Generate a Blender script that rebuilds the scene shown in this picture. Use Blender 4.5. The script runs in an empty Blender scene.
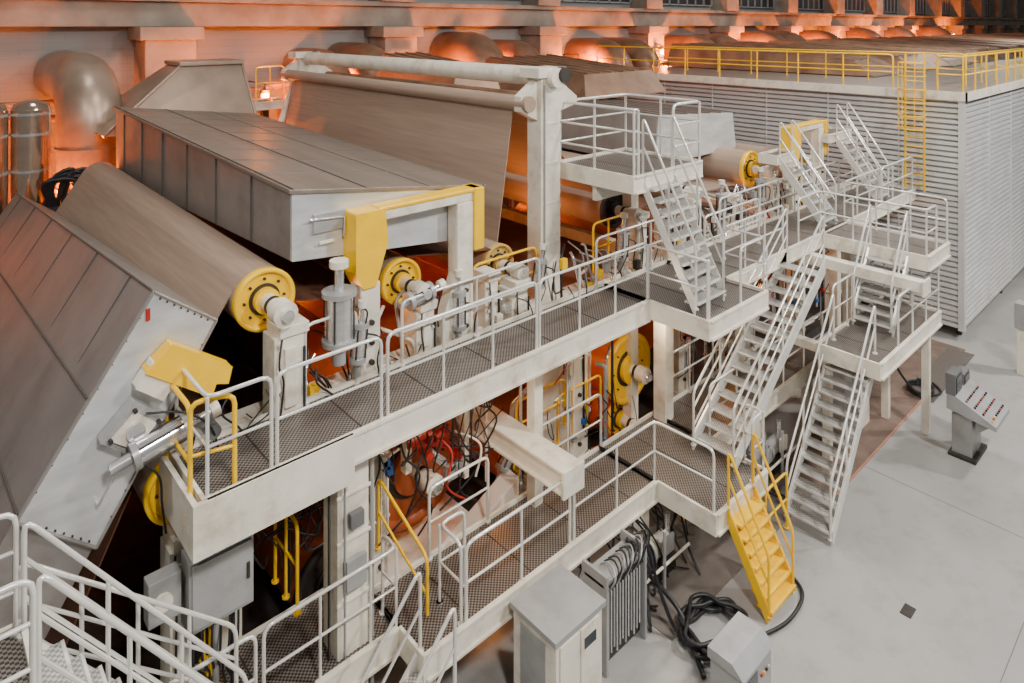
import bpy, bmesh, math, random
from mathutils import Vector as V
random.seed(7)
S=bpy.context.scene
# ------------------------------------------------------------ materials
def mat(name,col,rough=.5,metal=0.,var=.12,scale=3.,bump=0.,stretch=(1,1,1),emit=0,dirt=0):
    m=bpy.data.materials.new(name); m.use_nodes=True
    nt=m.node_tree; N=nt.nodes; L=nt.links; bs=N['Principled BSDF']
    bs.inputs['Roughness'].default_value=rough; bs.inputs['Metallic'].default_value=metal
    tc=N.new('ShaderNodeTexCoord'); mp=N.new('ShaderNodeMapping'); mp.inputs['Scale'].default_value=stretch
    L.new(tc.outputs['Object'],mp.inputs['Vector'])
    n=N.new('ShaderNodeTexNoise'); n.inputs['Scale'].default_value=scale; n.inputs['Detail'].default_value=6
    L.new(mp.outputs['Vector'],n.inputs['Vector'])
    r=N.new('ShaderNodeValToRGB')
    r.color_ramp.elements[0].position=.3; r.color_ramp.elements[1].position=.7
    r.color_ramp.elements[0].color=tuple(c*(1-var) for c in col)+(1,)
    r.color_ramp.elements[1].color=tuple(min(1,c*(1+var)) for c in col)+(1,)
    L.new(n.outputs['Fac'],r.inputs['Fac']); out=r.outputs['Color']
    if dirt:
        n2=N.new('ShaderNodeTexNoise');n2.inputs['Scale'].default_value=1.7;n2.inputs['Detail'].default_value=10;n2.inputs['Roughness'].default_value=.7
        L.new(tc.outputs['Object'],n2.inputs['Vector'])
        r2=N.new('ShaderNodeValToRGB');r2.color_ramp.elements[0].position=.5;r2.color_ramp.elements[1].position=.72
        r2.color_ramp.elements[0].color=(0,0,0,1);r2.color_ramp.elements[1].color=(dirt,dirt,dirt,1)
        L.new(n2.outputs['Fac'],r2.inputs['Fac'])
        mx=N.new('ShaderNodeMixRGB');L.new(r2.outputs['Color'],mx.inputs[0]);L.new(out,mx.inputs[1]);mx.inputs[2].default_value=(col[0]*.4,col[1]*.3,col[2]*.22,1)
        out=mx.outputs[0]
    L.new(out,bs.inputs['Base Color'])
    if bump:
        b=N.new('ShaderNodeBump'); b.inputs['Strength'].default_value=bump; b.inputs['Distance'].default_value=.02
        L.new(n.outputs['Fac'],b.inputs['Height']); L.new(b.outputs['Normal'],bs.inputs['Normal'])
    if emit:
        bs.inputs['Emission Color'].default_value=col+(1,); bs.inputs['Emission Strength'].default_value=emit
    return m
WH=mat('cream_paint',(.78,.725,.61),.3,0,.09,2.5,dirt=.6)
RL=mat('rail_paint',(.74,.72,.67),.24,.3,.08,4)
YE=mat('yellow_paint',(.96,.55,.0),.28,0,.08,3,dirt=.25)
ST=mat('stainless_steel',(.72,.72,.72),.2,.8,.14,2,0,(1,1,8))
HB=mat('hood_sheet',(.32,.295,.275),.32,.45,.12,1.2,dirt=.35)
HB2=mat('hood_roof_sheet',(.25,.20,.165),.4,.35,.14,1.2,0,(3,.3,1))
HS=mat('hood_seam',(.12,.105,.09),.45,.4,.1,3)
PLT=mat('brushed_end_plate',(.66,.665,.67),.28,.4,.14,1.4,0,(1,1,4),dirt=.2)
LV=mat('rib_cladding',(.80,.80,.79),.26,.45,.08,1.5)
LVD=mat('rib_gap_shade',(.28,.27,.255),.5,.4,.1,1.5)  # darker hood core, paints shade into the gaps between the ribs
BR=mat('brown_duct',(.27,.155,.095),.4,.35,.3,1.2)
BT=mat('tan_duct',(.38,.28,.21),.36,.45,.2,1.2)
FB=mat('felt_fabric',(.34,.24,.175),.7,0,.12,2,0,(8,.3,8))
FD=mat('dark_felt',(.14,.055,.028),.8,0,.25,2)
TC=mat('terracotta_roll',(.46,.105,.03),.4,0,.2,2)
BK=mat('black_rubber',(.012,.012,.014),.45,0,.3,5)
RD=mat('red_paint',(.42,.022,.012),.4,0,.15,4)
DK=mat('dark_steel',(.05,.042,.037),.55,.4,.35,4)
GY=mat('grey_enamel',(.36,.36,.355),.36,.2,.1,3,dirt=.3)
GD=mat('dark_grey_enamel',(.16,.16,.16),.4,.2,.1,3,dirt=.2)
PA=mat('white_paper',(.76,.68,.59),.6,0,.04,2)
COL=mat('concrete_beam',(.30,.245,.195),.85,0,.25,1.2,.3)
SCR=mat('dark_screen',(.03,.04,.05),.2,0,.1,5)
RF=mat('polished_duct',(.78,.58,.44),.16,.95,.1,3)
OR=mat('orange_paint',(.9,.16,.0),.45,0,.1,3)
BL=mat('blue_plastic',(.02,.12,.4),.4,0,.1,3)
GL=mat('window_glass_dark',(.03,.03,.033),.3,0,.3,1)
LAMP=mat('sodium_lamp_glass',(1.,.30,.03),.4,0,0,1,0,(1,1,1),22)
FL=mat('concrete_floor',(.335,.325,.31),.3,0,.11,.45,dirt=.35)
def grate_mat(name,c1,c2,sc=16):
    m=bpy.data.materials.new(name);m.use_nodes=True
    nt=m.node_tree;N=nt.nodes;L=nt.links;bs=N['Principled BSDF'];bs.inputs['Roughness'].default_value=.4;bs.inputs['Metallic'].default_value=.35
    tc=N.new('ShaderNodeTexCoord');ch=N.new('ShaderNodeTexChecker');ch.inputs['Scale'].default_value=sc
    ch.inputs['Color1'].default_value=c1+(1,);ch.inputs['Color2'].default_value=c2+(1,)
    mp=N.new('ShaderNodeMapping');mp.inputs['Location'].default_value=(.013,.017,.031)
    L.new(tc.outputs['Object'],mp.inputs['Vector']);L.new(mp.outputs['Vector'],ch.inputs['Vector'])
    L.new(ch.outputs['Color'],bs.inputs['Base Color']);return m
GR=grate_mat('grating',(.035,.03,.027),(.26,.225,.195),32)
TR=grate_mat('tread_grating',(.28,.27,.26),(.58,.56,.52),30)
def block_mat():
    m=bpy.data.materials.new('block_wall');m.use_nodes=True
    nt=m.node_tree;N=nt.nodes;L=nt.links;bs=N['Principled BSDF'];bs.inputs['Roughness'].default_value=.85
    tc=N.new('ShaderNodeTexCoord');mp=N.new('ShaderNodeMapping');mp.inputs['Rotation'].default_value=(math.radians(90),0,0)
    b=N.new('ShaderNodeTexBrick');b.inputs['Scale'].default_value=1;b.inputs['Brick Width'].default_value=1.2;b.inputs['Row Height'].default_value=.25
    b.inputs['Mortar Size'].default_value=.006
    b.inputs['Color1'].default_value=(.30,.285,.27,1);b.inputs['Color2'].default_value=(.28,.265,.25,1);b.inputs['Mortar'].default_value=(.23,.215,.20,1)
    L.new(tc.outputs['Object'],mp.inputs['Vector']);L.new(mp.outputs['Vector'],b.inputs['Vector']);L.new(b.outputs['Color'],bs.inputs['Base Color']);return m
BW=block_mat()
# ------------------------------------------------------------ mesh builder
class B:
    def __init__(s,name,bevel=0):
        s.n=name;s.v=[];s.f=[];s.m=[];s.sm=[];s.mats=[];s.bev=bevel
    def mi(s,m):
        if m not in s.mats:s.mats.append(m)
        return s.mats.index(m)
    def add(s,vs,fs,m,smooth=False):
        o=len(s.v);s.v+= [tuple(p) for p in vs];k=s.mi(m)
        for f in fs:
            s.f.append([o+i for i in f]);s.m.append(k);s.sm.append(smooth)
    def hexa(s,p,m):
        s.add(p,[(0,3,2,1),(4,5,6,7),(0,1,5,4),(1,2,6,5),(2,3,7,6),(3,0,4,7)],m)
    def box(s,x0,x1,y0,y1,z0,z1,m):
        s.hexa([(x0,y0,z0),(x1,y0,z0),(x1,y1,z0),(x0,y1,z0),(x0,y0,z1),(x1,y0,z1),(x1,y1,z1),(x0,y1,z1)],m)
    def prism(s,poly,y0,y1,m,smooth=False):
        n=len(poly)
        vs=[(x,y0,z) for x,z in poly]+[(x,y1,z) for x,z in poly]
        s.add(vs,[(i,(i+1)%n,n+(i+1)%n,n+i) for i in range(n)],m,smooth)
        s.add(vs,[tuple(range(n))[::-1],tuple(range(n,2*n))],m)
    def prismx(s,poly,x0,x1,m):
        n=len(poly)
        vs=[(x0,y,z) for y,z in poly]+[(x1,y,z) for y,z in poly]
        s.add(vs,[(i,(i+1)%n,n+(i+1)%n,n+i) for i in range(n)]+[tuple(range(n))[::-1],tuple(range(n,2*n))],m)
    def path(s,pts,r,m,seg=8,cap=True,radii=None):
        pts=[V(p) for p in pts];k=len(pts)
        t0=(pts[1]-pts[0]).normalized()
        up=V((0,0,1)) if abs(t0.z)<.9 else V((1,0,0))
        nrm=(up-t0*up.dot(t0)).normalized();vs=[]
        for i,p in enumerate(pts):
            if i==0:t=t0
            elif i==k-1:t=(pts[i]-pts[i-1]).normalized()
            else:
                t=((pts[i+1]-pts[i]).normalized()+(pts[i]-pts[i-1]).normalized())
                t=t.normalized() if t.length>1e-6 else (pts[i]-pts[i-1]).normalized()
            nrm=nrm-t*nrm.dot(t)
            nrm=nrm.normalized() if nrm.length>1e-6 else V((1,0,0))
            bn=t.cross(nrm);rr=radii[i] if radii else r
            for j in range(seg):
                a=2*math.pi*j/seg;vs.append(p+nrm*math.cos(a)*rr+bn*math.sin(a)*rr)
        fs=[(i*seg+j,i*seg+(j+1)%seg,(i+1)*seg+(j+1)%seg,(i+1)*seg+j) for i in range(k-1) for j in range(seg)]
        s.add(vs,fs,m,True)
        if cap:s.add(vs,[tuple(range(seg))[::-1],tuple(range((k-1)*seg,k*seg))],m)
    def hose(s,pts,r,m,seg=7,sub=7):
        P=[V(p) for p in pts];P=[P[0]]+P+[P[-1]];o=[]
        for i in range(1,len(P)-2):
            for q in range(sub):
                t=q/sub;a,b,c,d=P[i-1:i+3]
                o.append(.5*((2*b)+(c-a)*t+(2*a-5*b+4*c-d)*t*t+(3*b-a-3*c+d)*t**3))
        o.append(P[-2]);s.path(o,r,m,seg)
    def cyl(s,c,axis,r,l,m,seg=28,r2=None):
        c=V(c);a=V(axis).normalized()
        s.path([c-a*l/2,c+a*l/2],r,m,seg,radii=[r,r if r2 is None else r2])
    def sheet(s,a,b,y0,y1,m,th=.02):
        dx,dz=b[0]-a[0],b[1]-a[1];l=math.hypot(dx,dz);nx,nz=-dz/l*th,dx/l*th
        s.prism([a,b,(b[0]+nx,b[1]+nz),(a[0]+nx,a[1]+nz)],y0,y1,m)
    def done(s):
        me=bpy.data.meshes.new(s.n);me.from_pydata(s.v,[],s.f)
        for m in s.mats:me.materials.append(m)
        for i,p in enumerate(me.polygons):p.material_index=s.m[i];p.use_smooth=s.sm[i]
        bm=bmesh.new();bm.from_mesh(me);bmesh.ops.recalc_face_normals(bm,faces=bm.faces);bm.to_mesh(me);bm.free()
        o=bpy.data.objects.new(s.n,me);S.collection.objects.link(o)
        if s.bev:
            md=o.modifiers.new('bevel','BEVEL');md.width=s.bev;md.segments=2;md.limit_method='ANGLE';md.angle_limit=math.radians(60)
        return o
def roundpath(pts,r=.1,n=3):
    P=[V(p) for p in pts];o=[P[0]]
    for i in range(1,len(P)-1):
        a=(P[i-1]-P[i]);b=(P[i+1]-P[i]);q=min(r,a.length*.45,b.length*.45)
        a=P[i]+a.normalized()*q;b=P[i]+b.normalized()*q
        for k in range(n+1):
            t=k/n;o.append((1-t)**2*a+2*t*(1-t)*P[i]+t*t*b)
    o.append(P[-1]);return o
def rail(b,pts,m=RL,h=1.12,sp=1.15,r=.025,mids=(.52,),toe=False):
    P=[V(p) for p in pts];U=V((0,0,h))
    b.path(roundpath([P[0]]+[p+U for p in P]+[P[-1]],.13),r,m,8)
    for f in mids:
        b.path([p+U*f for p in P],r*.8,m,6)
    for i in range(len(P)-1):
        L=(P[i+1]-P[i]);n=max(1,round(L.length/sp))
        for k in range(n+1):
            q=P[i]+L*k/n
            b.cyl(q+V((0,0,.01)),(0,0,1),r*2.2,.02,m,8)
            if (i==0 and k==0) or (i==len(P)-2 and k==n):continue
            if k==n and i<len(P)-2:continue
            b.path([q,q+U],r*.9,m,6)
def stair(b,foot,top,wd,w,ms=RL,mt=TR,mr=RL,hr=1.0,dep=.26,n=None,rails=(1,1),mids=(.52,)):
    f=V(foot);t=V(top);W=V(wd).normalized()
    n=n or max(3,round((t.z-f.z)/.21));run=V((t.x-f.x,t.y-f.y,0));rd=run.normalized();g=run.length/n
    for side in (0,1):
        o=W*(w*side);th=W*(.045 if side else -.045)
        p=[f+o+V((0,0,-.02)),t+o+V((0,0,-dep)),t+o+V((0,0,.04)),f+o+V((0,0,.28))]
        q=[a+th for a in p]
        b.hexa([p[0],p[1],q[1],q[0],p[3],p[2],q[2],q[3]],ms)
        if rails[side]:rail(b,[f+o+V((0,0,.1)),t+o],mr,hr,1.3,mids=mids)
    for i in range(1,n):
        c=f+run*(i/n)+V((0,0,(t.z-f.z)*i/n));d=rd*max(.12,g*.5)
        a0=c-d;a1=c+d
        pts=[a0,a1,a1+W*w,a0+W*w];dn=V((0,0,-.04))
        b.hexa([x+dn for x in pts]+pts,mt)
        e=rd*.03;pts=[a0-e,a0,a0+W*w,a0-e+W*w]
        b.hexa([x+dn for x in pts]+[x+V((0,0,.004)) for x in pts],ms)
def deck(b,x0,x1,y0,y1,z,fas=.32,sides='fblr',m=WH):
    b.box(x0,x1,y0,y1,z-.05,z,GR);t=.05
    def ch(a0,a1,b0,b1):
        b.box(a0,a1,b0,b1,z-fas,z+.06,m)
    if 'f' in sides:
        ch(x0,x1,y0-t,y0); b.box(x0,x1,y0-.09,y0-t,z-fas,z-fas+.04,m);b.box(x0,x1,y0-.08,y0-t,z+.02,z+.06,m)
    if 'b' in sides:ch(x0,x1,y1,y1+t)
    if 'l' in sides:ch(x0-t,x0,y0-t,y1+t)
    if 'r' in sides:ch(x1,x1+t,y0-t,y1+t)
    k=x0+.8
    while k<x1:
        b.box(k,k+.06,y0,y1,z-.2,z-.05,m);b.box(k,k+.02,y0,y1,z,z+.004,DK);k+=1.2
L1,L2,L3=1.5,4.5,6.9
XE=200
# ------------------------------------------------------------ room shell
b=B('floor');b.box(-14,XE,-6,26.3,-.3,0,FL);b.done()
b=B('wall_back');b.box(-14,XE,26,26.4,0,18,BW);b.done()
b=B('trim_1',.02)
b.box(-14,XE,25.2,26,9.75,10.6,COL);b.box(-14,XE,24.9,26,10.6,10.8,COL)
b.done()
for i in range(-1,20):
    x=7+9.1*i
    b=B('concrete_column',.03);b.box(x-.8,x+.8,24.6,26,0,9.75,COL);b.box(x-1.0,x+1.0,24.4,26,9.3,9.75,COL);b.box(x-.8,x+.8,24.7,26,10.8,17,COL);b.done()
for i in range(0,20):
    x=7+9.1*i
    b=B('window_%d'%(i+1));b.box(x+1,x+8.1,25.85,25.99,11.1,14.5,GL)
    for k in range(8):b.box(x+1+k*1.01,x+1.08+k*1.01,25.75,25.9,11.1,14.5,GY)
    for z in(11.1,12.8,14.5):b.box(x+1,x+8.15,25.75,25.9,z,z+.08,GY)
    b.done()
b=B('machine_foundation',.02)
b.box(-4,24.4,9.3,20,0.002,.35,DK)
b.done()
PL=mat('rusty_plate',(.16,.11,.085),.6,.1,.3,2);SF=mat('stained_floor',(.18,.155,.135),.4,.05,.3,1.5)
b=B('floor_channel_cover')
b.box(14.6,24,5.98,7.2,0.001,.012,PL);b.box(14.6,19.8,5.92,5.97,0.001,.015,mat('red_line',(.36,.17,.11),.6,0,.2,3))
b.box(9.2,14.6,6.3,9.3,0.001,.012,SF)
b.box(20,23.8,5.7,6.4,.012,.02,GR)
b.done()
b=B('floor_drain');b.box(12.45,12.72,3.88,4.05,.001,.012,DK);b.done()
b=B('floor_joint_strip')
b.box(-6,60,2.6,2.612,.001,.004,GD);b.box(16.0,16.01,-6,5.9,.001,.004,GD);b.done()
# ------------------------------------------------------------ left tilted hood
b=B('press_hood_inclined',.02)
A=(2.35,6.6);Bq=(3.08,6.05);C=(1.75,3.84);D=(1.0,4.49)
def lerp(a,c,t):return a+(c-a)*t
yn,yf=9.0,19.6
far=lambda p:(p[0]-.15,p[1]-.72)
near8=[(p[0],yn,p[1]) for p in (C,Bq,A,D)]
far8=[(far(p)[0],yf,far(p)[1]) for p in (C,Bq,A,D)]
b.hexa(near8+far8,HB)
D2=(.2,3.1);C2=(.95,2.5)
b.hexa([(p[0],yn+.02,p[1]) for p in (C2,C,D,D2)]+[(far(p)[0],yf,far(p)[1]) for p in (C2,C,D,D2)],HB)
def off(p,y):return (p[0],y,p[1])
b.hexa([off(p,yn-.05) for p in (C,Bq,A,D)]+[off(p,yn-.001) for p in (C,Bq,A,D)],PLT)
for p,q in ((C,Bq),(Bq,A),(A,D),(D,C)):
    b.path([(p[0],yn-.06,p[1]),(q[0],yn-.06,q[1])],.02,HB,6)
    for k in range(1,9):
        t=k/9;b.cyl((lerp(p[0],q[0],t)*.97+.03*2.05,yn-.055,lerp(p[1],q[1],t)*.97+.03*5.25),(0,1,0),.012,.03,DK,6)
ux,uz=(D[0]-A[0]),(D[1]-A[1]);ul=math.hypot(ux,uz)
nx,nz=(-abs(uz/ul),abs(ux/ul))
for k in range(6):
    t=(k+.5)/6;y=lerp(yn,yf,t);s0=(A[0]-.15*t,A[1]-.72*t);s1=(D2[0]-.15*t,D2[1]-.72*t)
    b.hexa([(s0[0],y,s0[1]),(s1[0],y,s1[1]),(s1[0],y+.035,s1[1]),(s0[0],y+.035,s0[1])]+[(s0[0]+nx*.02,y,s0[1]+nz*.02),(s1[0]+nx*.02,y,s1[1]+nz*.02),(s1[0]+nx*.02,y+.035,s1[1]+nz*.02),(s0[0]+nx*.02,y+.035,s0[1]+nz*.02)],HS)
for t in(.0,.5,.98):
    s0=(A[0]+ux*t,A[1]+uz*t)
    b.path([(s0[0]+nx*.01,yn,s0[1]+nz*.01),(s0[0]-.15+nx*.01,yf,s0[1]-.72+nz*.01)],.015,HS,6)
b.box(2.26,2.31,yn-.07,yn-.05,6.27,6.42,RD);b.box(2.0,2.16,yn-.07,yn-.05,4.75,4.85,GY)
b.path(roundpath([(1.75,yn-.05,4.35),(1.75,yn-.14,4.35),(1.95,yn-.14,4.7),(1.95,yn-.05,4.7)],.04),.015,ST,6)
b.done()
# ------------------------------------------------------------ second hood box
b=B('steam_hood_box',.02)
n4=[(4.31,6.37),(7.89,6.0),(7.89,6.87),(4.31,7.37)]
f4=[(4.31,5.95),(7.89,6.1),(7.89,7.14),(4.31,7.64)]
b.hexa([(x,9.5,z) for x,z in n4]+[(x,19.8,z) for x,z in f4],HB)
b.hexa([(x,9.44,z) for x,z in n4]+[(x,9.499,z) for x,z in n4],PLT)
b.hexa([(4.25,9.4,7.37),(7.95,9.4,6.87),(7.95,19.9,7.14),(4.25,19.9,7.64)]+[(4.25,9.4,7.43),(7.95,9.4,6.93),(7.95,19.9,7.2),(4.25,19.9,7.70)],HB2)
for k in range(4):
    x=4.31+3.58*k/3;z=7.43-.5*k/3
    b.path([(x,9.4,z+.004),(x,19.9,z+.274)],.012,HS,5)
for k in range(8):
    y=9.5+(k+1)*1.2;dz=.27*(y-9.5)/10.5
    b.hexa([(4.25,y,7.43+dz-.002),(7.95,y,6.93+dz-.002),(7.95,y+.03,6.93+dz-.002),(4.25,y+.03,7.43+dz-.002)]+[(4.25,y,7.44+dz),(7.95,y,6.94+dz),(7.95,y+.03,6.94+dz),(4.25,y+.03,7.44+dz)],HS)
for k in range(6):
    y=10.9+k*1.6;t=(y-9.5)/10.3;b.box(4.285,4.31,y,y+.04,6.37-.42*t+.02,7.36+.27*t,HS)
b.box(4.62,5.15,9.38,9.44,6.72,7.0,GY);b.path([(4.55,9.35,6.95),(5.1,9.35,6.9),(5.1,9.35,6.6)],.02,ST,6);b.box(4.7,4.95,9.36,9.38,6.55,6.6,WH)
b.done()
b=B('exhaust_transition_duct',.02)
b.hexa([(4.1,20.2,6.9),(8.2,20.2,6.7),(8.2,23.4,6.7),(4.1,23.4,6.9),(6.3,21.3,8.6),(8.1,21.3,8.6),(8.1,22.6,8.6),(6.3,22.6,8.6)],BT)
b.box(6.25,8.15,21.2,22.7,8.6,8.72,BT)
b.path([(4.1,20.2,6.9),(6.3,21.3,8.6)],.05,BT,6);b.path([(8.2,20.2,6.7),(8.1,21.3,8.6)],.05,BT,6)
b.done()
def elbow(name,x,y,z0,zt,r,m,y2=25.9):
    b=B(name);b.path(roundpath([(x,y,z0),(x,y,zt),(x,y2,zt)],r*1.8,8),r,m,26)
    for z in (z0+(zt-z0)*.35,z0+(zt-z0)*.65,z0+(zt-z0)*.78):b.cyl((x,y,z),(0,0,1),r*1.05,.08,m,26)
    return b.done()
elbow('ventilation_duct',4.15,22.0,.0,8.2,.8,BT)
for xx in (2.62,1.75):
    b=B('polished_exhaust_stack');b.cyl((xx,20.7,3.85),(0,0,1),.42,7.7,RF,30)
    b.path([(xx,20.7,7.7),(xx,20.7,7.85),(xx,20.7,7.93)],.42,RF,30,radii=[.42,.36,.15]);
    for z in(6.2,7.1,7.6):b.cyl((xx,20.7,z),(0,0,1),.435,.06,ST,30)
    b.box(xx-.43,xx+.43,20.2,21.2,0,.4,GY);b.done()
for x,y,zt,r in ((12.2,23.2,8.1,.8),(14.0,22.9,8.3,.8),(19.5,23.0,8.5,1.0),(22.2,23.0,8.3,.8),(28.5,22.9,8.2,.9),(31,22.9,8.2,.9),(37.5,22.9,8.2,1.0),(40.5,22.9,8.2,1.0),(46.5,22.9,8.3,1.1),(49.5,22.9,8.3,1.1),(55.5,22.9,8.3,1.1),(64,22.9,8.4,1.2),(73,22.9,8.4,1.2),(84,22.9,8.5,1.2)):
    elbow('ventilation_duct',x,y,0,zt,r,BR)
b=B('horizontal_air_duct',.02)
b.path([(9.6,21.6,6.8),(24,21.6,6.8)],.6,BR,24)
for k in range(9):b.cyl((10+k*1.7,21.6,6.8),(1,0,0),.65,.08,BR,24)
for x in (11,17,23):b.box(x-.15,x+.15,21.3,21.9,0,6.3,DK)
b.done()
b=B('back_wall_pipework')
for z,r in ((7.0,.12),(7.5,.08)):b.path([(-10,24.3,z),(120,24.3,z)],r,BR,10)
for k in range(40):
    x=-5+k*3.0
    b.path(roundpath([(x,24.2,0),(x,24.2,7.2+(k%4)*.4),(x+.9,24.2,7.2+(k%4)*.4)],.3),.06+.03*(k%3),BR,9)
b.done()
# ------------------------------------------------------------ rolls
def roll(name,x,z,r,y0=9.6,y1=19.6,body=FB,cap=YE,stub=.55,bear=True):
    b=B(name);b.path([(x,y0,z),(x,y1,z)],r,body,40)
    b.cyl((x,y0-.03,z),(0,1,0),r*1.02,.06,cap,40)
    n=40;vs=[];fs=[]
    for k in range(n):
        a=2*math.pi*k/n;c,s_=math.cos(a),math.sin(a)
        for rr,yy in((r*1.03,y0-.05),(r*1.03,y0-.12),(r*.9,y0-.12),(r*.86,y0-.05)):
            vs.append((x+c*rr,yy,z+s_*rr))
    for k in range(n):
        for j in range(3):
            fs.append((k*4+j,((k+1)%n)*4+j,((k+1)%n)*4+j+1,k*4+j+1))
    b.add(vs,fs,cap,True)
    b.cyl((x,y0-.065,z),(0,1,0),r*.52,.05,DK,28);b.cyl((x,y0-.12,z),(0,1,0),r*.42,.14,cap,28)
    for k in range(8):
        a=k*math.pi/4;b.cyl((x+math.cos(a)*r*.68,y0-.07,z+math.sin(a)*r*.68),(0,1,0),.02,.04,DK,8)
    if bear:
        q=min(.12,r*.28)
        b.cyl((x,y0-.15-stub/2,z),(0,1,0),q,stub,WH,20);b.cyl((x,y0-.12-stub,z),(0,1,0),min(.17,r*.40),.22,WH,24)
        b.cyl((x,y0-.26-stub,z),(0,1,0),min(.09,r*.2),.12,ST,16)
        b.cyl((x,y0-.14-stub*.45,z),(0,1,0),q*1.1,.06,BK,20)
    return b.done()
roll('felt_guide_roll',3.9,5.95,.42,9.5)
roll('felt_guide_roll',2.74,3.95,.42,9.3)
roll('felt_guide_roll',6.35,5.5,.37,9.8)
roll('felt_guide_roll',8.7,5.2,.36,10,cap=mat('ochre_cap',(.55,.36,.10),.5))
roll('press_roll',12.35,2.05,.75,9.7,body=TC,stub=.35)
roll('press_roll',12.3,.85,.42,9.9,body=TC)
roll('felt_guide_roll',16.0,1.9,.4,10,body=TC)
roll('felt_guide_roll',8.9,1.45,.42,9.7,body=TC)
roll('press_roll',6.7,2.15,1.0,10.0,body=TC,cap=TC)
roll('press_roll',5.2,1.05,.65,9.9,body=TC,cap=DK)
roll('felt_guide_roll',18.4,5.65,.5,10,body=FB)
roll('felt_guide_roll',21.5,5.3,.45,10,body=FB)
roll('felt_guide_roll',4.6,3.4,.35,9.9,body=FD,cap=DK)
roll('press_roll',10.9,3.3,.45,10.2,body=TC,cap=DK)
roll('press_roll',15.2,3.2,.45,10.0,body=FD,cap=YE)
roll('press_roll',18.6,2.2,.7,10.2,body=TC,cap=OR)
roll('felt_guide_roll',12.2,5.6,.4,10,body=FB,cap=DK)
roll('felt_guide_roll',14.6,5.7,.4,10,body=FB,cap=ST)
b=B('felt_loop')
b.sheet((3.56,6.2),(2.28,4.2),9.6,19.6,FB);b.sheet((4.3,5.8),(4.9,3.2),9.65,19.6,FD)
b.sheet((2.9,3.7),(4.6,3.05),9.6,19.6,FD);b.sheet((2.3,3.8),(1.0,1.0),9.8,19.6,FD)
b.sheet((4.2,5.7),(6.1,5.2),9.9,19.6,FD)
b.done()
b=B('forming_fabric_run')
b.sheet((9.25,8.2),(8.8,5.4),10.1,20.2,FB);b.sheet((9.35,8.2),(11.8,6.0),10.1,20.2,FB)
b.sheet((6.6,5.8),(8.5,5.5),9.9,19.7,FD);b.sheet((8.9,4.9),(10.4,3.6),10.2,19.7,TC)
b.sheet((7.8,2.6),(10.5,3.5),10.2,19.7,TC);b.sheet((11.3,3.3),(11.9,2.6),10.2,19.7,TC)
b.sheet((12.4,5.2),(14.3,5.4),10.2,19.7,FD);b.sheet((14.9,5.3),(18.1,5.2),10.2,19.7,FB);b.sheet((11.4,3.6),(14.8,3.6),10.2,19.7,FD)
b.sheet((9.3,1.0),(12,.6),10.2,19.7,FD);b.sheet((13.2,1.6),(15.7,2.1),10.2,19.7,TC)
b.sheet((5.7,2.4),(5.0,3.4),10.2,19.7,TC)
b.done()
b=B('save_all_tray',.01)
b.hexa([(6.5,8.9,.62),(8.3,8.9,1.3),(8.3,9.25,1.3),(6.5,9.25,.62),(6.5,8.9,.95),(8.3,8.9,1.75),(8.3,9.25,1.75),(6.5,9.25,.95)],PA)
b.prism([(6.0,.4),(8.0,.4),(8.1,.6),(5.9,.6)],9.3,19,WH);b.done()
b=B('steam_hood_box',.025)
n4=[(15.2,6.0),(19.4,6.0),(19.2,7.1),(15.4,7.35)]
b.hexa([(x,11,z) for x,z in n4]+[(x,20,z+.1) for x,z in n4],HB)
b.hexa([(x,10.94,z) for x,z in n4]+[(x,10.999,z) for x,z in n4],PLT)
for k in range(7):b.path([(15.6+.6*k,11,7.36-.04*k),(15.6+.6*k,20,7.46-.04*k)],.03,HB2,5)
b.done()
b=B('air_duct_cowl',.03)
b.hexa([(12.2,16,6.6),(14.6,16,6.6),(14.6,20.8,6.6),(12.2,20.8,6.6),(12.8,16.6,8.4),(14.4,16.6,8.4),(14.4,20.8,8.8),(12.8,20.8,8.8)],BR)
for q in range(4):b.path([(12.9+q*.45,16.6,8.42),(12.9+q*.45,20.8,8.82)],.035,BR,6)
b.done()
b=B('air_duct_cowl',.03)
b.hexa([(17.0,15,7.3),(21.6,15,7.3),(21.6,20.8,7.3),(17.0,20.8,7.3),(17.6,15.6,8.1),(21.4,15.6,8.1),(21.4,20.8,8.5),(17.6,20.8,8.5)],BR)
for q in range(6):b.path([(17.8+q*.65,15.6,8.12),(17.8+q*.65,20.8,8.52)],.04,BR,6)
b.done()
# ------------------------------------------------------------ gantry
b=B('gantry_frame',.02)
for y in (9.8,20.6):
    b.box(9.55,10.1,y-.2,y+.2,0.35,8.75,WH);b.box(9.4,10.2,y-.28,y+.28,8.75,8.95,WH)
    b.prism([(10.1,8.75),(10.75,8.3),(10.75,8.15),(10.1,8.0)],y-.06,y+.06,WH)
    b.prism([(9.55,8.7),(9.1,8.4),(9.1,8.1),(9.55,7.9)],y-.1,y+.1,WH)
    b.cyl((10.0,y-.35,8.8),(0,1,0),.16,.2,DK,16)
b.path([(9.85,9.4,8.75),(9.85,20.9,8.75)],.2,WH,20)
b.path([(9.25,9.6,8.25),(9.25,20.8,8.25)],.16,FB,20)
b.path([(10.6,9.8,8.2),(10.6,20.6,8.2)],.1,BR,12)
b.path([(9.7,20.6,8.6),(8.9,20.6,6.3)],.12,WH,8)
for z in (5.4,6.2,7.0,7.8):b.box(9.6,10.05,9.58,9.6,z,z+.06,WH)
b.path([(9.62,9.57,4.6),(9.62,9.57,8.6)],.02,GY,6)
b.done()
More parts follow.
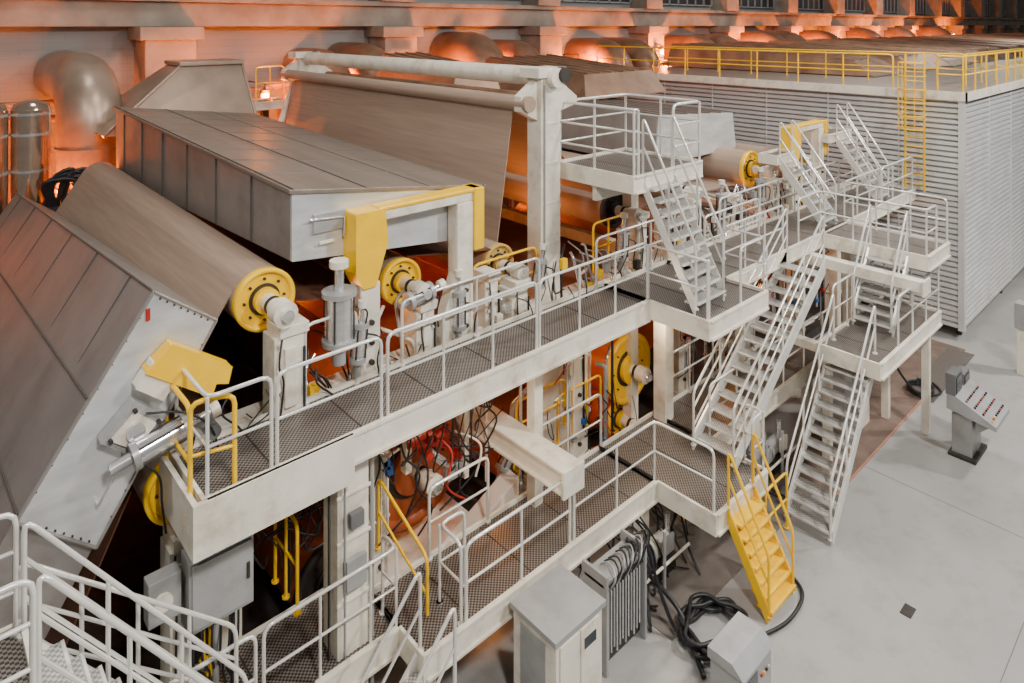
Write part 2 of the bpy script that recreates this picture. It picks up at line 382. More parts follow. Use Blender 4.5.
def portal(x0,x1,y,zt,zb):
    b=B('lifting_portal_frame',.02)
    b.box(x0+.3,x1-.05,y-.12,y+.12,zt-.2,zt-.03,WH);b.box(x0+.3,x1+.1,y-.15,y+.15,zt-.05,zt+.02,YE)
    b.prism([(x0-.12,zt),(x0+.38,zt),(x0+.44,zt-.5),(x0+.22,zt-1.15),(x0+.0,zt-1.15),(x0-.12,zt-.9)],y-.2,y+.2,YE)
    b.box(x0-.02,x0+.32,y-.16,y+.16,zb,zt-1.1,WH)
    b.box(x1-.08,x1+.14,y-.18,y+.18,zt-1.05,zt+.02,YE);b.box(x1-.42,x1-.08,y-.14,y+.14,zb,zt-.2,WH);b.prism([(x1-.42,zb+1.2),(x1-.7,zb+.5),(x1-.7,zb),(x1-.42,zb)],y-.1,y+.1,WH)
    for z in (zb+.3,zb+.6,zb+.9):
        b.cyl((x0+.15,y-.18,z),(0,1,0),.04,.08,DK,8);b.cyl((x1-.25,y-.16,z),(0,1,0),.035,.06,DK,8)
    b.done()
portal(5.25,7.5,9.25,6.98,4.4);portal(19.2,21.4,9.2,6.85,4.4)
b=B('yellow_lifting_bracket',.02);b.prism([(2.2,5.75),(2.95,5.2),(3.0,5.35),(3.15,5.3),(3.2,5.5),(2.5,6.0)],8.72,8.93,YE)
b.prism([(2.1,5.6),(2.4,5.35),(2.6,5.6),(2.3,5.85)],8.75,8.93,WH);b.done()
def pillar(x,y,z0,z1,w=.42):
    b=B('bearing_pedestal',.015)
    b.box(x-w/2,x+w/2,y-.2,y+.2,z0,z1,WH);b.box(x-w*.35,x+w*.65,y-.24,y+.22,z1,z1+.14,WH);b.box(x-w*.2,x+w*.2,y-.26,y-.2,z0+.3,z1-.15,WH)
    b.box(x-w*.6,x+w*.6,y-.24,y+.24,z0,z0+.08,WH)
    for k in range(4):b.cyl((x+(-1)**k*w*.35,y-.22,z0+.2+k*(z1-z0-.3)/3),(0,1,0),.03,.05,ST,8)
    b.path([(x+w*.5,y-.22,z0),(x+w*.5,y-.22,z1-.2)],.02,BK,6)
    b.hose([(x-w*.3,y-.25,z1),(x-w*.5,y-.35,z1-.3),(x-w*.3,y-.3,z1-.6),(x-w*.5,y-.3,z0)],.014,BK)
    b.done()
pillar(4.05,9.15,4.3,5.55);pillar(6.45,9.35,4.3,5.15,.35);pillar(8.6,9.4,4.3,4.95,.4);pillar(8.0,9.5,4.3,5.2,.3);pillar(12.3,9.4,4.3,5.5,.35);pillar(14.5,9.4,4.3,5.6,.35);pillar(18.5,9.4,4.3,5.3,.4);pillar(21.4,9.4,4.3,5,.4)
pillar(2.6,9.0,.35,3.45,.22);pillar(8.9,9.3,.35,1.1,.4);pillar(16,9.3,.35,1.6,.4);pillar(13.4,9.4,4.3,5.3,.25);pillar(16.4,9.4,4.3,5.2,.3)
def actuator(x,y,z,h=1.0,tilt=0,r=.13):
    b=B('pneumatic_actuator')
    a=V((math.sin(tilt),0,math.cos(tilt)));c=V((x,y,z))
    b.cyl(c,a,r,h*.5,ST,20);b.cyl(c+a*h*.28,a,r*1.25,.07,GY,20);b.cyl(c-a*h*.28,a,r*1.25,.07,GY,20)
    b.cyl(c+a*h*.45,a,r*.35,h*.35,ST,12);b.cyl(c-a*h*.42,a,r*.5,h*.25,GY,12);b.cyl(c+a*h*.62,a,r*.7,.1,WH,12)
    for k in range(4):
        q=math.pi/4+k*math.pi/2;s=V((math.cos(q)*math.cos(tilt),math.sin(q),-math.cos(q)*math.sin(tilt)))*r*1.1
        b.path([c+s-a*h*.28,c+s+a*h*.28],.012,DK,5)
    b.hose([c+V((r,0,.1)),c+V((r+.2,-.1,.0)),c+V((r+.15,-.1,-.3)),c+V((r+.25,0,-.6))],.014,BK)
    b.done()
actuator(4.85,9.05,5.55,1.25,0,.2);actuator(5.15,9.0,5.1,.9,.1,.1);actuator(2.35,8.65,4.95,1.0,1.35,.13);actuator(7.1,9.1,5.0,1.0,0,.1);actuator(9.1,9.2,5.1,.8,.2,.1);actuator(13.4,9.2,5.2,.9,0,.12);actuator(17.6,9.2,5.3,.9,0,.13)
actuator(6.3,9.1,5.45,.7,1.4,.12);actuator(8.4,9.3,1.9,.8,.6,.12);actuator(3.3,9.0,3.5,.8,1.1,.12);actuator(11.6,9.2,5.1,1.0,.1,.12);actuator(15.6,9.2,5.2,1.0,0,.12);actuator(20.3,9.1,5.3,.9,0,.12)
b=B('tensioner_bracket',.01)
b.prism([(1.75,5.1),(2.1,5.45),(2.45,5.15),(2.1,4.8)],8.78,8.94,GY);b.prism([(1.85,5.1),(2.1,5.33),(2.33,5.12),(2.1,4.9)],8.74,8.78,WH);b.cyl((2.1,8.72,5.12),(0,1,0),.1,.06,ST,16)
for q in((1.85,5.1),(2.1,5.35),(2.35,5.13),(2.1,4.88)):b.cyl((q[0],8.74,q[1]),(0,1,0),.025,.05,DK,8)
b.box(2.45,2.9,8.78,8.94,4.75,4.95,GY);b.cyl((2.95,8.8,4.8),(0,1,0),.09,.3,GD,14)
b.hose([(2.2,8.7,5.3),(2.6,8.6,5.2),(2.9,8.6,4.9),(3.1,8.9,4.3)],.014,BK);b.hose([(2.0,8.7,4.9),(2.3,8.6,4.6),(2.4,8.8,4.1),(2.5,9.0,3.6)],.014,BK)
b.done()
b=B('red_drive_motor',.01)
b.cyl((6.3,9.25,3.1),(1,0,.1),.10,.35,RD,20);b.cyl((6.8,9.2,3.0),(1,0,.1),.08,.3,RD,16);b.cyl((6.55,9.25,3.05),(1,0,.1),.13,.08,RD,16)
b.prism([(6.2,2.95),(6.4,3.02),(6.95,2.85),(7.2,2.55),(7.08,2.5),(6.85,2.72)],9.28,9.34,RD);b.cyl((7.15,9.22,2.52),(0,1,0),.08,.18,RD,18);b.cyl((6.5,9.2,2.78),(0,1,0),.07,.22,RD,18)
b.path([(6.6,9.2,2.8),(7.0,9.2,2.3)],.035,ST,8);b.cyl((6.75,9.18,2.6),(1,0,-1),.07,.25,ST,14)
b.box(6.9,7.3,9.2,9.3,2.1,2.35,GY);b.box(6.1,6.22,9.2,9.35,2.6,3.85,WH);b.box(7.3,7.4,9.2,9.35,2.0,3.85,WH)
b.hose([(6.6,9.1,3.1),(6.8,8.9,2.8),(6.7,8.9,2.3),(7.2,9.0,1.8)],.018,RD);b.hose([(7.0,9.1,3.0),(7.4,8.9,2.7),(7.3,8.9,2.2)],.02,WH)
b.hose([(6.3,9.0,3.0),(6.1,8.9,2.6),(6.4,8.9,2.1),(6.2,9.0,1.7)],.016,BK);b.hose([(6.9,9.1,2.9),(7.1,8.95,2.6),(7.0,8.95,2.1),(7.4,9.0,1.7)],.016,BK)
b.done()
b=B('orange_gearbox',.02);b.box(17.2,18.3,8.95,9.4,3.3,3.83,OR);b.cyl((17.8,8.85,3.5),(0,1,0),.25,.3,OR,20);b.cyl((17.0,9.1,3.6),(1,0,0),.16,.5,OR,16);b.done()
# ------------------------------------------------------------ machine side frames
b=B('machine_side_frame',.015)
for y in (9.5,20.0):
    for x,w in ((3.4,.3),(5.7,.3),(10.35,.55),(14.1,.4),(17.2,.4),(20.3,.4),(23,.4)):
        b.box(x-w/2,x+w/2,y-.18,y+.18,.35,4.2,WH)
        if y<10:
            for z in (1.0,2.0,3.0):b.box(x-w*.6,x+w*.6,y-.2,y+.2,z,z+.05,WH);b.cyl((x,y-.2,z+.3),(0,1,0),.04,.06,DK,8)
    b.box(2.6,24.2,y-.12,y+.12,3.85,4.2,WH)
for x in (10.35,14.1,17.2,20.3):b.box(x-.12,x+.12,9.5,20,3.85,4.15,WH)
b.box(2.6,24.2,9.35,9.65,4.2,4.42,WH)
b.done()
b=B('support_post',.015);b.box(4.32,4.78,8.1,8.5,0,4.2,WH);b.box(4.25,4.85,8.05,8.55,0,.1,WH)
for z in(.6,1.2,2.2,3.0,3.6):b.box(4.3,4.8,8.07,8.1,z,z+.05,WH)
b.path([(4.86,8.15,.1),(4.86,8.15,4.0)],.03,GY,8);b.path([(4.25,8.2,.1),(4.25,8.2,4.0)],.02,BK,6);b.path([(4.4,8.05,.1),(4.4,8.05,4.1)],.018,GY,6)
b.box(4.4,4.7,8.0,8.07,2.4,2.8,GY);b.box(4.45,4.65,7.98,8.07,3.2,3.4,GD);b.done()
for x,y,w in((12.1,8.5,.3),(8.3,8.5,.2),(15.2,8.4,.25),(18.4,7.2,.22),(20.5,8.4,.25)):
    b=B('support_post',.01);b.box(x-w/2,x+w/2,y-w/2,y+w/2,0,4.2,WH);b.box(x-w*.8,x+w*.8,y-w*.8,y+w*.8,0,.06,WH);b.box(x-w*.7,x+w*.7,y-w*.7,y+w*.7,4.1,4.2,WH);b.done()
b=B('cantilever_girder',.015)
b.box(7.8,8.25,7.35,10.4,2.72,2.78,WH);b.box(7.8,8.25,7.35,10.4,2.38,2.43,WH);b.box(7.86,8.19,7.38,10.4,2.4,2.75,WH);b.box(7.78,8.27,7.32,7.38,2.36,2.8,WH);b.done()
b=B('cantilever_girder',.015);b.box(16.6,16.85,4.9,9.4,3.95,4.2,WH);b.box(16.5,16.95,4.88,4.93,3.9,4.25,WH);b.done()
b=B('cantilever_girder',.015);b.box(15.9,16.1,6.45,9.3,2.2,2.4,WH);b.done()
# ------------------------------------------------------------ walkways
b=B('upper_walkway',.006)
deck(b,2.6,10.7,7.9,9.0,L2,.34)
deck(b,10.75,12.8,6.6,8.9,L2,.30)
deck(b,12.85,24.3,7.5,8.9,L2,.28)
deck(b,17.4,18.9,5.1,7.45,L2,.28)
b.box(2.5,4.4,7.8,7.86,3.95,4.56,WH);b.box(2.44,2.5,7.8,9.05,3.95,4.56,WH)
Y=7.9
rail(b,[(2.62,9.0,L2),(2.62,Y,L2),(3.35,Y,L2)],RL,1.15);rail(b,[(3.42,Y,L2),(4.85,Y,L2)],RL,1.15)
rail(b,[(4.95,Y,L2),(7.75,Y,L2)],RL,1.15,1.0);rail(b,[(7.82,Y,L2),(10.72,Y,L2)],RL,1.15,1.0)
rail(b,[(10.75,7.9,L2),(10.75,6.62,L2),(10.8,6.62,L2)],RL,1.1)
rail(b,[(11.9,6.62,L2),(12.8,6.62,L2),(12.8,7.5,L2),(15.4,7.5,L2)],RL,1.1,1.0)
rail(b,[(16.2,7.5,L2),(17.4,7.5,L2),(17.4,5.1,L2),(18.1,5.1,L2)],RL,1.1,.9)
rail(b,[(18.9,5.1,L2),(18.9,7.5,L2),(21.5,7.5,L2)],RL,1.1,.9);rail(b,[(21.6,7.5,L2),(24.2,7.5,L2)],RL,1.1,1)
rail(b,[(4.3,9.0,L2),(5.1,9.0,L2)],RL,1.1,1.3);rail(b,[(5.9,9.0,L2),(8.9,9.0,L2)],RL,1.0,1.3);rail(b,[(10.4,8.9,L2),(14.0,8.9,L2)],RL,1.05,1);rail(b,[(15.0,8.9,L2),(24,8.9,L2)],RL,1.05,1)
rail(b,[(13.2,8.2,L2),(15.6,8.2,L2)],RL,1.1,.8)
b.done()
b=B('yellow_guard_rail')
rail(b,[(2.5,9.0,4.2),(2.5,8.1,4.2)],YE,1.3,.9,.03);rail(b,[(2.5,8.1,4.3),(2.95,7.98,4.3)],YE,1.25,.9,.03);b.done()
b=B('lower_walkway',.006)
deck(b,5.2,10.25,7.4,8.7,L1,.3);deck(b,10.3,12.0,6.2,8.7,L1,.3);deck(b,12.05,17.4,7.4,8.7,L1,.3);deck(b,1.4,5.15,8.0,9.2,L1,.3);deck(b,14.8,18.6,5.2,6.4,2.9,.28)
rail(b,[(5.9,7.4,L1),(8.0,7.4,L1)],RL,1.12,.9);rail(b,[(8.1,7.4,L1),(10.25,7.4,L1),(10.3,6.22,L1)],RL,1.12,1.0)
rail(b,[(11.6,6.22,L1),(12.0,6.22,L1),(12.0,6.6,L1)],RL,1.12,1.0)
rail(b,[(12.1,7.4,L1),(17.3,7.4,L1)],RL,1.12,1.0)
rail(b,[(1.5,8.0,L1),(3.2,8.0,L1)],RL,1.12,.8);rail(b,[(3.3,8.0,L1),(4.75,8.0,L1),(5.15,8.0,L1),(5.15,8.35,L1)],RL,1.12,.8)
rail(b,[(5.85,7.45,L1),(5.85,7.95,L1),(6.3,7.95,L1)],RL,1.12,.8)
rail(b,[(15.9,5.2,2.9),(18.6,5.2,2.9),(18.6,6.4,2.9),(15.5,6.4,2.9)],RL,1.1,.8)
rail(b,[(6.2,8.7,L1),(7.4,8.7,L1)],RL,1.1,1);rail(b,[(8.4,8.7,L1),(10.3,8.7,L1)],RL,1.1,1);rail(b,[(12.4,8.7,L1),(17.3,8.7,L1)],RL,1.1,1)
for x,y in ((15,6.3),(18.4,5.4),(18.4,6.3)):b.box(x-.08,x+.08,y-.08,y+.08,0,2.65,WH)
for x in (5.4,7.9,10.2,12,14.5,17):b.box(x-.1,x+.1,7.55,7.75,0,1.2,WH)
b.done()
b=B('top_platform',.006);ox=-.4
deck(b,10.75+ox,13.0+ox,7.95,9.9,L3,.28)
rail(b,[(10.77+ox,9.9,L3),(10.77+ox,7.95,L3),(10.9+ox,7.95,L3)],RL,1.3,.9,.03,(.35,.68));rail(b,[(12.05+ox,7.95,L3),(13.0+ox,7.95,L3),(13.0+ox,9.9,L3),(10.8+ox,9.9,L3)],RL,1.3,.9,.03,(.35,.68))
b.box(10.8+ox,12.9+ox,8.9,9.0,6.3,6.62,WH);b.box(12.7+ox,12.95+ox,9.5,9.75,0.35,6.65,WH)
b.done()
# ------------------------------------------------------------ stairs
b=B('steel_stair',.004);stair(b,(10.9,6.95,L2),(10.65,7.95,L3),(1,0,0),.95,hr=1.15,dep=.24);b.done()
b=B('steel_stair',.004);stair(b,(11.6,6.6,L1),(15.5,6.6,L2),(0,1,0),.85,hr=1.05,n=15,mids=(.36,.7));b.done()
b=B('steel_stair',.004);stair(b,(13.1,5.45,0),(15.3,5.45,2.9),(0,1,0),.85,hr=1.05,n=14);b.done()
b=B('steel_stair',.004);stair(b,(16.4,5.5,2.9),(17.4,5.5,L2),(0,1,0),.8,hr=1.05);b.done()
b=B('yellow_stair',.004);stair(b,(10.65,5.42,0),(10.65,6.15,L1),(1,0,0),.85,YE,YE,YE,hr=1.0,n=8);rail(b,[(12.05,6.2,.02),(12.9,6.2,.02)],YE,1.1,.8);b.done()
b=B('steel_stair',.004);stair(b,(2.9,6.7,L1),(.9,6.7,4.3),(0,1,0),.8,hr=1.05,mids=(.34,.67));b.done()
b=B('access_landing',.006);deck(b,-1.5,.88,6.6,7.6,4.3,.28);rail(b,[(-1.5,6.6,4.3),(.85,6.6,4.3)],RL,1.1,.9,mids=(.34,.67));rail(b,[(.85,7.6,4.3),(-1.5,7.6,4.3)],RL,1.1,.9,mids=(.34,.67));deck(b,2.9,3.9,6.6,7.95,L1,.28);rail(b,[(2.95,6.6,L1),(3.85,6.6,L1)],RL,1.1,.9);rail(b,[(.9,7.8,3.7),(2.9,7.8,1.9)],RL,1.1,.6,mids=(.34,.67))
for x in (-1.3,.7):b.box(x-.06,x+.06,6.7,6.82,0,4.05,WH)
b.done()
b=B('steel_stair',.004);stair(b,(4.1,7.5,.2),(5.2,7.5,L1),(0,-1,0),.75,hr=1.1);b.done()
b=B('steel_stair',.004);stair(b,(21.6,7.6,L2),(21.6,8.8,6.4),(1,0,0),.8,hr=1.0);deck(b,21.2,22.8,8.9,10,6.4,.2);b.done()
b=B('steel_stair',.004);stair(b,(17.9,7.6,L2),(17.9,8.8,6.2),(1,0,0),.7,hr=1.0);deck(b,17.8,18.8,8.85,9.3,6.2,.2);b.done()
def yr(pts,**k):
    b=B('yellow_guard_rail');rail(b,pts,YE,**k);b.done()
yr([(5.6,9.2,1.7),(5.6,7.9,1.2)],h=1.1);yr([(4.0,9.3,2.0),(4.0,8.6,2.0)],h=1.2,sp=.4);yr([(3.0,9.2,1.6),(3.0,8.7,1.6)],h=1.2,sp=.3)
yr([(8.6,9.3,1.9),(9.9,9.3,1.9)],h=.9);yr([(11.0,9.5,L2),(12.0,9.5,L2)],h=1.1,sp=.4);yr([(9.7,9.3,1.6),(11.0,9.3,1.6)],h=.9,sp=.5)
yr([(11.6,7.7,.02),(12.6,7.7,.02)],h=1.1);yr([(9.5,9.7,4.4),(7.9,9.7,4.4)],h=1.0)
yr([(8.5,21.2,7.4),(9.4,21.2,7.4)],h=1.1,sp=.5);yr([(13.6,9.3,1.6),(15,9.3,1.6)],h=1.0)
b=B('back_service_platform');deck(b,8.3,9.5,21.0,22.0,7.35,.2);b.box(8.8,9,21.4,21.6,0,7.2,DK);b.done()
# ------------------------------------------------------------ dryer hood enclosure
HX,HY,HZ=24.6,6.2,7.57
b=B('dryer_hood')
b.box(HX+.11,150,HY+.11,21,.35,HZ-.02,LVD)
n=42;z0=.35;dz=(HZ-.35)/n
for i in range(n):
    z=z0+i*dz
    pr=[(0,.02),(0,.6),(.10,.74),(.12,.74),(.12,.02)]
    b.prismx([(HY+p,z+dz*q) for p,q in pr],HX,150,LV)
    b.prism([(HX+p,z+dz*q) for p,q in pr],HY,21,LV)
b.box(HX-.05,HX+.12,HY-.05,HY+.12,.3,HZ,LV)
b.box(HX-.12,150,HY-.12,21.1,HZ,HZ+.1,HB2)
b.box(HX-.15,HX-.1,HY-.15,21.1,HZ-.12,HZ+.16,WH);b.box(HX-.15,150,HY-.15,HY-.1,HZ-.12,HZ+.16,WH)
for k in range(12):
    x=HX+.4+k*5
    b.box(x,x+.15,HY+.15,HY+.3,0,.4,DK)
for k in range(6):
    y=8+k*2.3;b.box(HX-.02,HX,y,y+.04,.35,HZ,LV)
for k in range(1,20):
    b.box(HX+k*3,HX+k*3+.05,HY-.02,HY,.35,HZ,LV)
b.done()
b=B('yellow_roof_railing')
z=HZ+.1
rail(b,[(HX,21,z),(HX,8.2,z)],YE,1.15,1.6,.03,(.5,));rail(b,[(HX,6.9,z),(HX,HY,z),(HX+12,HY,z)],YE,1.15,1.4,.03,(.5,))
rail(b,[(HX+3.5,HY+.8,z),(HX+3.5,20,z)],YE,1.1,1.6,.03,(.5,));rail(b,[(HX+3.5,HY+.8,z),(HX+60,HY+.8,z)],YE,1.1,2,.03,(.5,))
b.done()
b=B('yellow_access_ladder')
x=HX-.25
for y in(7.2,7.75):b.path([(x,y,L2),(x,y,HZ+1.3)],.035,YE,8)
for k in range(15):b.path([(x,7.2,L2+.3*k+.2),(x,7.75,L2+.3*k+.2)],.02,YE,6)
for k in range(6):
    zz=L2+2.0+k*.42
    b.path([(x,7.15,zz),(x-.35,7.1,zz),(x-.6,7.3,zz),(x-.6,7.65,zz),(x-.35,7.85,zz),(x,7.8,zz)],.02,YE,5)
for y in (7.1,7.3,7.65,7.85):b.path([(x-(.6 if 7.2<y<7.8 else .35),y,L2+2.0),(x-(.6 if 7.2<y<7.8 else .35),y,L2+4.1)],.015,YE,5)
b.done()
for k in range(16):
    x=29.5+k*5.2
    b=B('roof_exhaust_cowl',.03)
    b.hexa([(x,10.5,7.7),(x+3.8,10.5,7.7),(x+3.8,20.6,7.7),(x,20.6,7.7),(x+.5,11.5,8.3),(x+3.3,11.5,8.3),(x+3.3,20.6,8.8),(x+.5,20.6,8.8)],BR)
    for q in range(4):b.path([(x+.6+q*.85,11.5,8.32),(x+.6+q*.85,20.6,8.82)],.05,BR,6)
    b.done()
# ------------------------------------------------------------ floor equipment
b=B('control_console',.015)
cx,cy=18.3,4.4
b.box(cx-.35,cx+.4,cy-.05,cy+.35,0,.95,GY);b.box(cx-.45,cx+.5,cy-.15,cy+.4,0,.08,DK)
b.prismx([(cy-.55,.95),(cy+.4,1.1),(cy+.4,1.45),(cy+.25,1.45),(cy-.55,1.05)],cx-.55,cx+.6,GY)
b.prismx([(cy-.1,.6),(cy-.1,.95),(cy-.45,.95)],cx-.3,cx+.35,GY)
b.box(cx-.55,cx-.05,cy+.22,cy+.42,1.42,1.9,GD);b.box(cx-.5,cx-.1,cy+.20,cy+.22,1.47,1.83,SCR)
b.box(cx+.1,cx+.55,cy+.22,cy+.42,1.42,1.7,GD);b.box(cx+.14,cx+.5,cy+.20,cy+.22,1.47,1.65,SCR)
for i in range(9):
    for j in range(4):
        y=cy-.45+j*.16;zz=1.05+(y-(cy-.55))*.5
        b.cyl((cx-.45+i*.115,y,zz+.02),(0,0,1),.022,.03,random.choice([RD,BK,YE,BK,BK,GD]),8)
b.done()
b=B('electrical_cabinet',.02);b.box(6.65,7.6,6.4,7.25,0,1.46,WH);b.box(6.6,7.65,6.36,7.28,1.42,1.5,GY);b.box(6.72,7.1,6.38,6.4,.1,1.35,WH);b.box(7.14,7.53,6.38,6.4,.1,1.35,WH);b.box(7.2,7.45,6.37,6.38,1.05,1.2,SCR);b.box(6.64,6.65,6.6,7.1,.2,1.3,GY)
for k in range(6):b.box(6.78,7.04,6.37,6.385,.3+k*.05,.32+k*.05,DK)
b.done()
b=B('electrical_cabinet',.02);b.box(8.6,9.4,4.75,5.25,0,.85,GY);b.prismx([(4.72,.85),(5.28,.85),(5.28,1.0),(4.9,1.0)],8.57,9.43,GY);b.box(8.7,9.0,4.74,4.75,.5,.75,SCR)
for k in range(4):b.cyl((9.1+.07*k,4.74,.62),(0,1,0),.02,.03,[RD,YE,BK,WH][k],8)
b.done()
b=B('electrical_cabinet',.02);b.box(16.3,17.3,6.5,7.0,0,1.9,GY);b.box(16.35,16.78,6.48,6.5,.1,1.8,GY);b.box(16.82,17.25,6.48,6.5,.1,1.8,GY);b.box(17.4,17.9,6.5,6.9,0,1.4,WH);b.done()
b=B('junction_box',.015);b.box(2.55,3.3,8.3,8.6,2.75,3.6,GY);b.box(2.58,3.27,8.27,8.3,2.8,3.55,GY);b.box(2.15,2.5,8.4,8.6,3.0,3.5,GY);b.box(3.2,3.24,8.25,8.27,3.1,3.3,DK)
b.cyl((2.3,8.38,3.25),(0,1,0),.1,.05,WH,16);b.path([(2.9,8.45,2.75),(2.9,8.45,1.5)],.04,GY,8);b.path([(3.1,8.45,2.75),(3.1,8.45,1.5)],.03,BK,8)
for k in range(6):b.hose([(2.65+k*.1,8.4,2.78),(2.6+k*.1,8.3,2.4),(2.8+k*.05,8.5,2.0),(2.7+k*.1,8.7,1.6)],.018,BK,5,5)
b.done()
b=B('hydraulic_valve_rack',.01)
b.box(8.0,8.9,6.7,7.0,.1,1.35,DK);b.box(7.95,8.95,6.65,7.05,1.3,1.36,GY);b.box(7.95,8.0,6.6,7.1,0,1.5,GY);b.box(8.9,8.95,6.6,7.1,0,1.5,GY)
for k in range(12):
    b.path([(8.06+k*.07,6.66,.2+.05*(k%3)),(8.06+k*.07,6.66,1.25)],.018,ST if k%2 else GY,6)
    b.hose([(8.06+k*.07,6.66,1.2),(8.1+k*.07,6.55,1.45+.04*(k%4)),(8.2+k*.09,6.8,1.5),(8.3+k*.1,7.3,1.0)],.014,BK if k%3 else GY)
b.done()
b=B('coiled_hose')
pts=[]
for k in range(60):
    a=k*.5;r=.42+.08*math.sin(k*1.7);pts.append((9.75+math.cos(a)*r*1.25,5.9+math.sin(a)*r,.05+.004*k))
b.hose(pts,.035,BK,6,3)
b.hose([(9.2,6.8,1.3),(9.2,6.5,.6),(9.3,6.2,.1),(9.6,5.7,.05),(10.2,5.4,.05),(10.9,5.2,.05),(11.6,5.3,.05),(11.9,5.8,.05)],.03,BK)
b.hose([(8.8,6.9,1.5),(9.0,6.6,1.1),(9.3,6.8,.7),(9.5,6.4,.3),(9.3,6.0,.1),(9.0,5.6,.05)],.04,BK);b.done()
b=B('coiled_hose')
pts=[(20.3+math.cos(k*.5)*(.35+.05*math.sin(k)),6.1+math.sin(k*.5)*.3,.05+.004*k) for k in range(40)]
b.hose(pts,.03,BK,6,3);b.hose([(19.5,6.6,1.2),(19.6,6.3,.6),(20,6.0,.1),(20.6,5.7,.05),(21,6,.05)],.03,BK);b.done()
b=B('process_pipework')
def U(a,c):return random.uniform(a,c)
for k in range(75):
    x=U(8.6,23.5);y=U(9.0,9.6);z0=U(.4,2.2);z1=U(2.5,3.8);q=U(-.8,.8)
    if 11.2<x<13.4:continue
    b.path(roundpath([(x,y,z0),(x,y,z1),(x+q,y+U(-.1,.4),z1)],.12),U(.015,.05),random.choice([WH,ST,GY,BK,ST]),8)
    b.cyl((x,y,z0+.2),(0,0,1),.07,.1,random.choice([ST,GY,RD,BL]),10)
for k in range(14):
    x=U(3,22);b.path([(x,9.25+U(0,.3),U(.5,1.0)),(x+U(1,3),9.25+U(0,.3),U(.5,1.0))],U(.02,.05),random.choice([WH,ST,BR]),8)
for k in range(90):
    x=U(4.4,22);z=U(4.5,5.4);b.path(roundpath([(x,9.2,L2-.1),(x,9.2+U(0,.3),z),(x+U(-.5,.5),9.5,z+U(0,.3))],.1),U(.012,.035),random.choice([WH,ST,GY,BK]),7)
    if k%2:b.box(x-.07,x+.07,9.1,9.2,z-.2,z-U(.0,.1),random.choice([GY,WH,ST,DK,YE]))
for z in (3.4,3.55,3.7):b.path([(2.7,9.2,z),(24,9.2,z)],.03,ST,8)
for k in range(26):   # fittings in the near bays below the upper walkway
    x=U(2.9,8.0);z0=U(1.6,2.6);z1=U(2.9,3.8)
    if 6.0<x<7.5:z0,z1=3.3,3.8
    b.path(roundpath([(x,9.25,z0),(x,9.25,z1),(x+U(-.4,.4),9.3,z1)],.08),U(.012,.03),random.choice([ST,GY,BK,WH]),7)
    b.box(x-.06,x+.06,9.16,9.24,z1-.25,z1-.1,random.choice([GY,WH,ST,BL]))
b.done()
b=B('cable_bundle')
for k in range(120):
    x=U(2.8,22);y=U(8.95,9.3);z=U(1.6,5.3) if x>8 else U(3.3,5.3)
    b.hose([(x,y,z),(x+U(-.2,.2),y-.12,z-U(.1,.3)),(x+U(-.3,.3),y-.1,z-U(.3,.6)),(x+U(-.4,.4),y+.1,z-U(.2,.8))],U(.008,.016),RD if k%9==0 else BK,5,5)
for k in range(30):
    x=U(2.8,7.8);z=U(3.4,3.9)
    b.hose([(x,9.1,z),(x+U(-.3,.3),9.0,z-U(.3,.8)),(x+U(-.5,.5),8.95,z-U(.6,1.3)),(x+U(-.5,.5),9.1,z-U(.2,1.9))],U(.010,.018),BK,5,5)
for k in range(40):
    x=U(8.8,14);y=U(7.2,8.4);z=U(.7,1.1)
    b.hose([(x,y,z),(x+U(-.2,.3),y-.3,z-.3),(x+U(-.3,.3),y-.4,.3),(x+U(-.4,.4),y-U(.4,.9),.04)],U(.012,.026),BK,5,5)
b.done()
b=B('pump_skid',.01)
for x in (9.4,10.2,12.9,13.8,14.5):
    b.cyl((x,7.3,.45),(1,0,0),.16,.5,WH if x<12 else GY,18);b.cyl((x-.3,7.3,.45),(1,0,0),.2,.06,GY,18);b.box(x-.3,x+.3,7.1,7.5,.02,.3,DK);b.cyl((x+.3,7.3,.6),(0,0,1),.05,.6,ST,12)
    b.box(x-.2,x+.1,7.0,7.05,.5,.8,random.choice([GY,WH]))
    b.path([(x-.35,6.9,.1),(x-.35,6.9,1.1)],.03,GY,8);b.path([(x-.35,6.9,.5),(x+.4,6.9,.5)],.025,WH,8)
b.done()
b=B('cable_cluster')
for k in range(14):
    b.hose([(3.7+U(-.2,.2),20.2,5.4),(3.5+U(-.3,.3),20.0,6.0+U(-.2,.2)),(3.1+U(-.3,.3),20.1,5.9),(3.0+U(-.2,.2),20.2,5.2)],.05,BK,6,5)
b.box(2.9,3.9,20.0,20.4,0,5.3,DK)
b.done()
b=B('operator_post',.01);b.box(23.4,23.7,4.3,4.6,0,1.3,WH);b.box(23.35,23.75,4.25,4.65,1.3,2.0,GY);b.box(23.4,23.6,4.23,4.25,1.4,1.8,SCR);b.done()
def light(kind,name,loc,power,col,size=1,rot=(0,0,0),sy=None):
    l=bpy.data.lights.new(name,kind);l.energy=power;l.color=col
    if kind=='AREA':
        l.size=size
        if sy:l.shape='RECTANGLE';l.size_y=sy
    else:l.shadow_soft_size=size
    o=bpy.data.objects.new(name,l);o.location=loc;o.rotation_euler=rot;S.collection.objects.link(o)
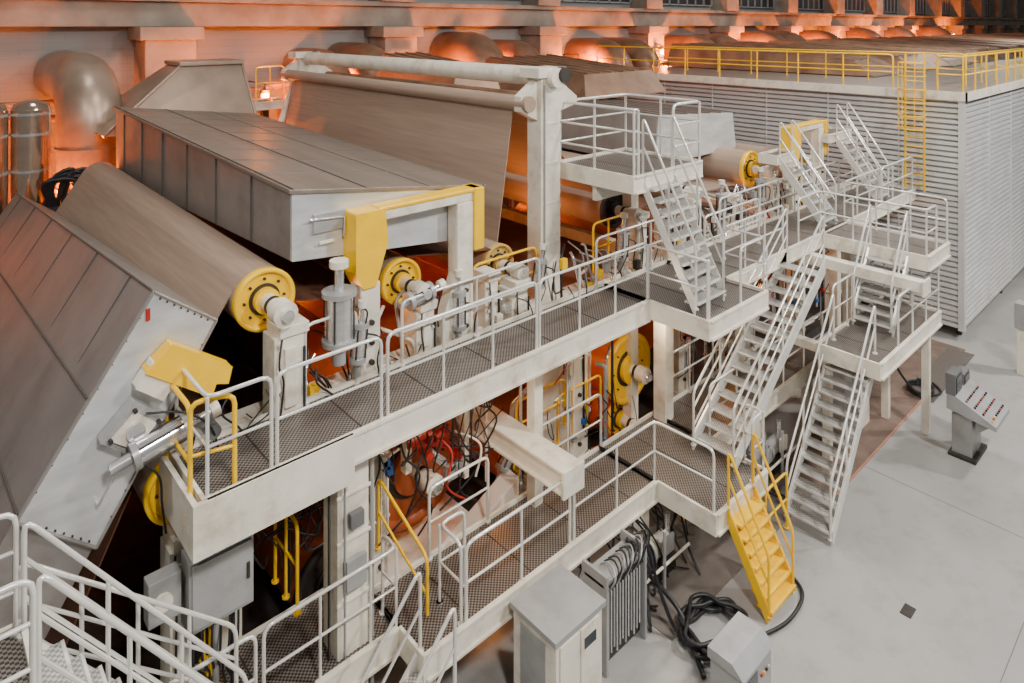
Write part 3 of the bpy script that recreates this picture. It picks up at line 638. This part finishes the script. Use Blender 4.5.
for i,(x,y,z,p) in enumerate(((2.2,23.0,4.8,1500),(3.4,21.2,5.0,700),(5.6,24.0,6.0,700),(9.7,23.4,7.3,1800),(13.1,24.2,7.4,1500),(17.6,23.9,7.4,1500),(21,24.2,7.6,1500),(26.8,24.2,7.8,1800),(34.2,24.2,8.2,2000),(43.9,24.2,8.2,2200),(52.5,24.2,8.3,2400),(60,24.2,8.3,2600),(68.5,24.2,8.4,2800),(79,24.2,8.5,3000),(92,24.2,8.6,3200))):
    b=B('sodium_lamp');b.cyl((x,y,z),(0,0,1),.13,.26,LAMP,16);b.cyl((x,y,z+.18),(0,0,1),.18,.12,DK,16);b.path([(x,y,z+.2),(x,y,z+.45),(x,25.9,z+.45)],.03,DK,6);b.done()
    light('POINT','sodium_light',(x,y-.35,z),p,(1,.19,.0),.2)
CW=(1,.97,.925)
light('AREA','hall_lamp',(2,-3,15),1900,CW,1.2,(math.radians(25),0,0))
light('AREA','hall_lamp',(14,-3,16),2500,CW,1.2,(math.radians(25),0,0))
light('AREA','hall_lamp',(28,-3,16),3000,CW,1.2,(math.radians(25),0,0))
light('AREA','hall_lamp',(-3,8,15),600,CW,1.2,(0,math.radians(-25),0))
light('AREA','hall_lamp',(8,11,17),600,CW,2)
light('AREA','hall_lamp',(22,9,17),1000,CW,2)
light('AREA','hall_lamp',(4,19,17.5),250,CW,2,(math.radians(25),0,0))
light('AREA','hall_lamp',(40,14,17.5),1000,CW,2,(math.radians(15),0,0))
light('AREA','hall_lamp',(70,14,17.5),1400,CW,2,(math.radians(15),0,0))
light('POINT','added_fill_light',(11.6,8.2,3.7),75,(1,.78,.55),.3)  # unseen point lights added to brighten the dark machine bays, no fixtures
light('POINT','added_fill_light',(6.8,7.9,3.7),55,(1,.74,.5),.3)
light('POINT','added_fill_light',(9.4,11,2.9),120,(1,.4,.1),.3)
light('POINT','added_fill_light',(17.5,10,3.6),120,(1,.35,.06),.3)
light('POINT','added_fill_light',(5.2,11,4.6),60,(1,.35,.08),.3)
light('POINT','added_fill_light',(10.8,12,5.2),90,(1,.35,.08),.3)
light('POINT','added_fill_light',(13.5,8.0,1.1),30,(1,.88,.75),.3)
light('POINT','added_fill_light',(9.9,8.0,1.0),14,(1,.9,.8),.3)
w=bpy.data.worlds.new('world');w.use_nodes=True;w.node_tree.nodes['Background'].inputs[0].default_value=(1,.985,.96,1);w.node_tree.nodes['Background'].inputs[1].default_value=.15;S.world=w
c=bpy.data.cameras.new('camera');c.lens=24;c.sensor_width=36;c.shift_y=-.309;c.clip_end=400
o=bpy.data.objects.new('camera',c);o.location=(0,0,9.8);o.rotation_euler=(math.radians(90),0,math.radians(-42.4));S.collection.objects.link(o);S.camera=o
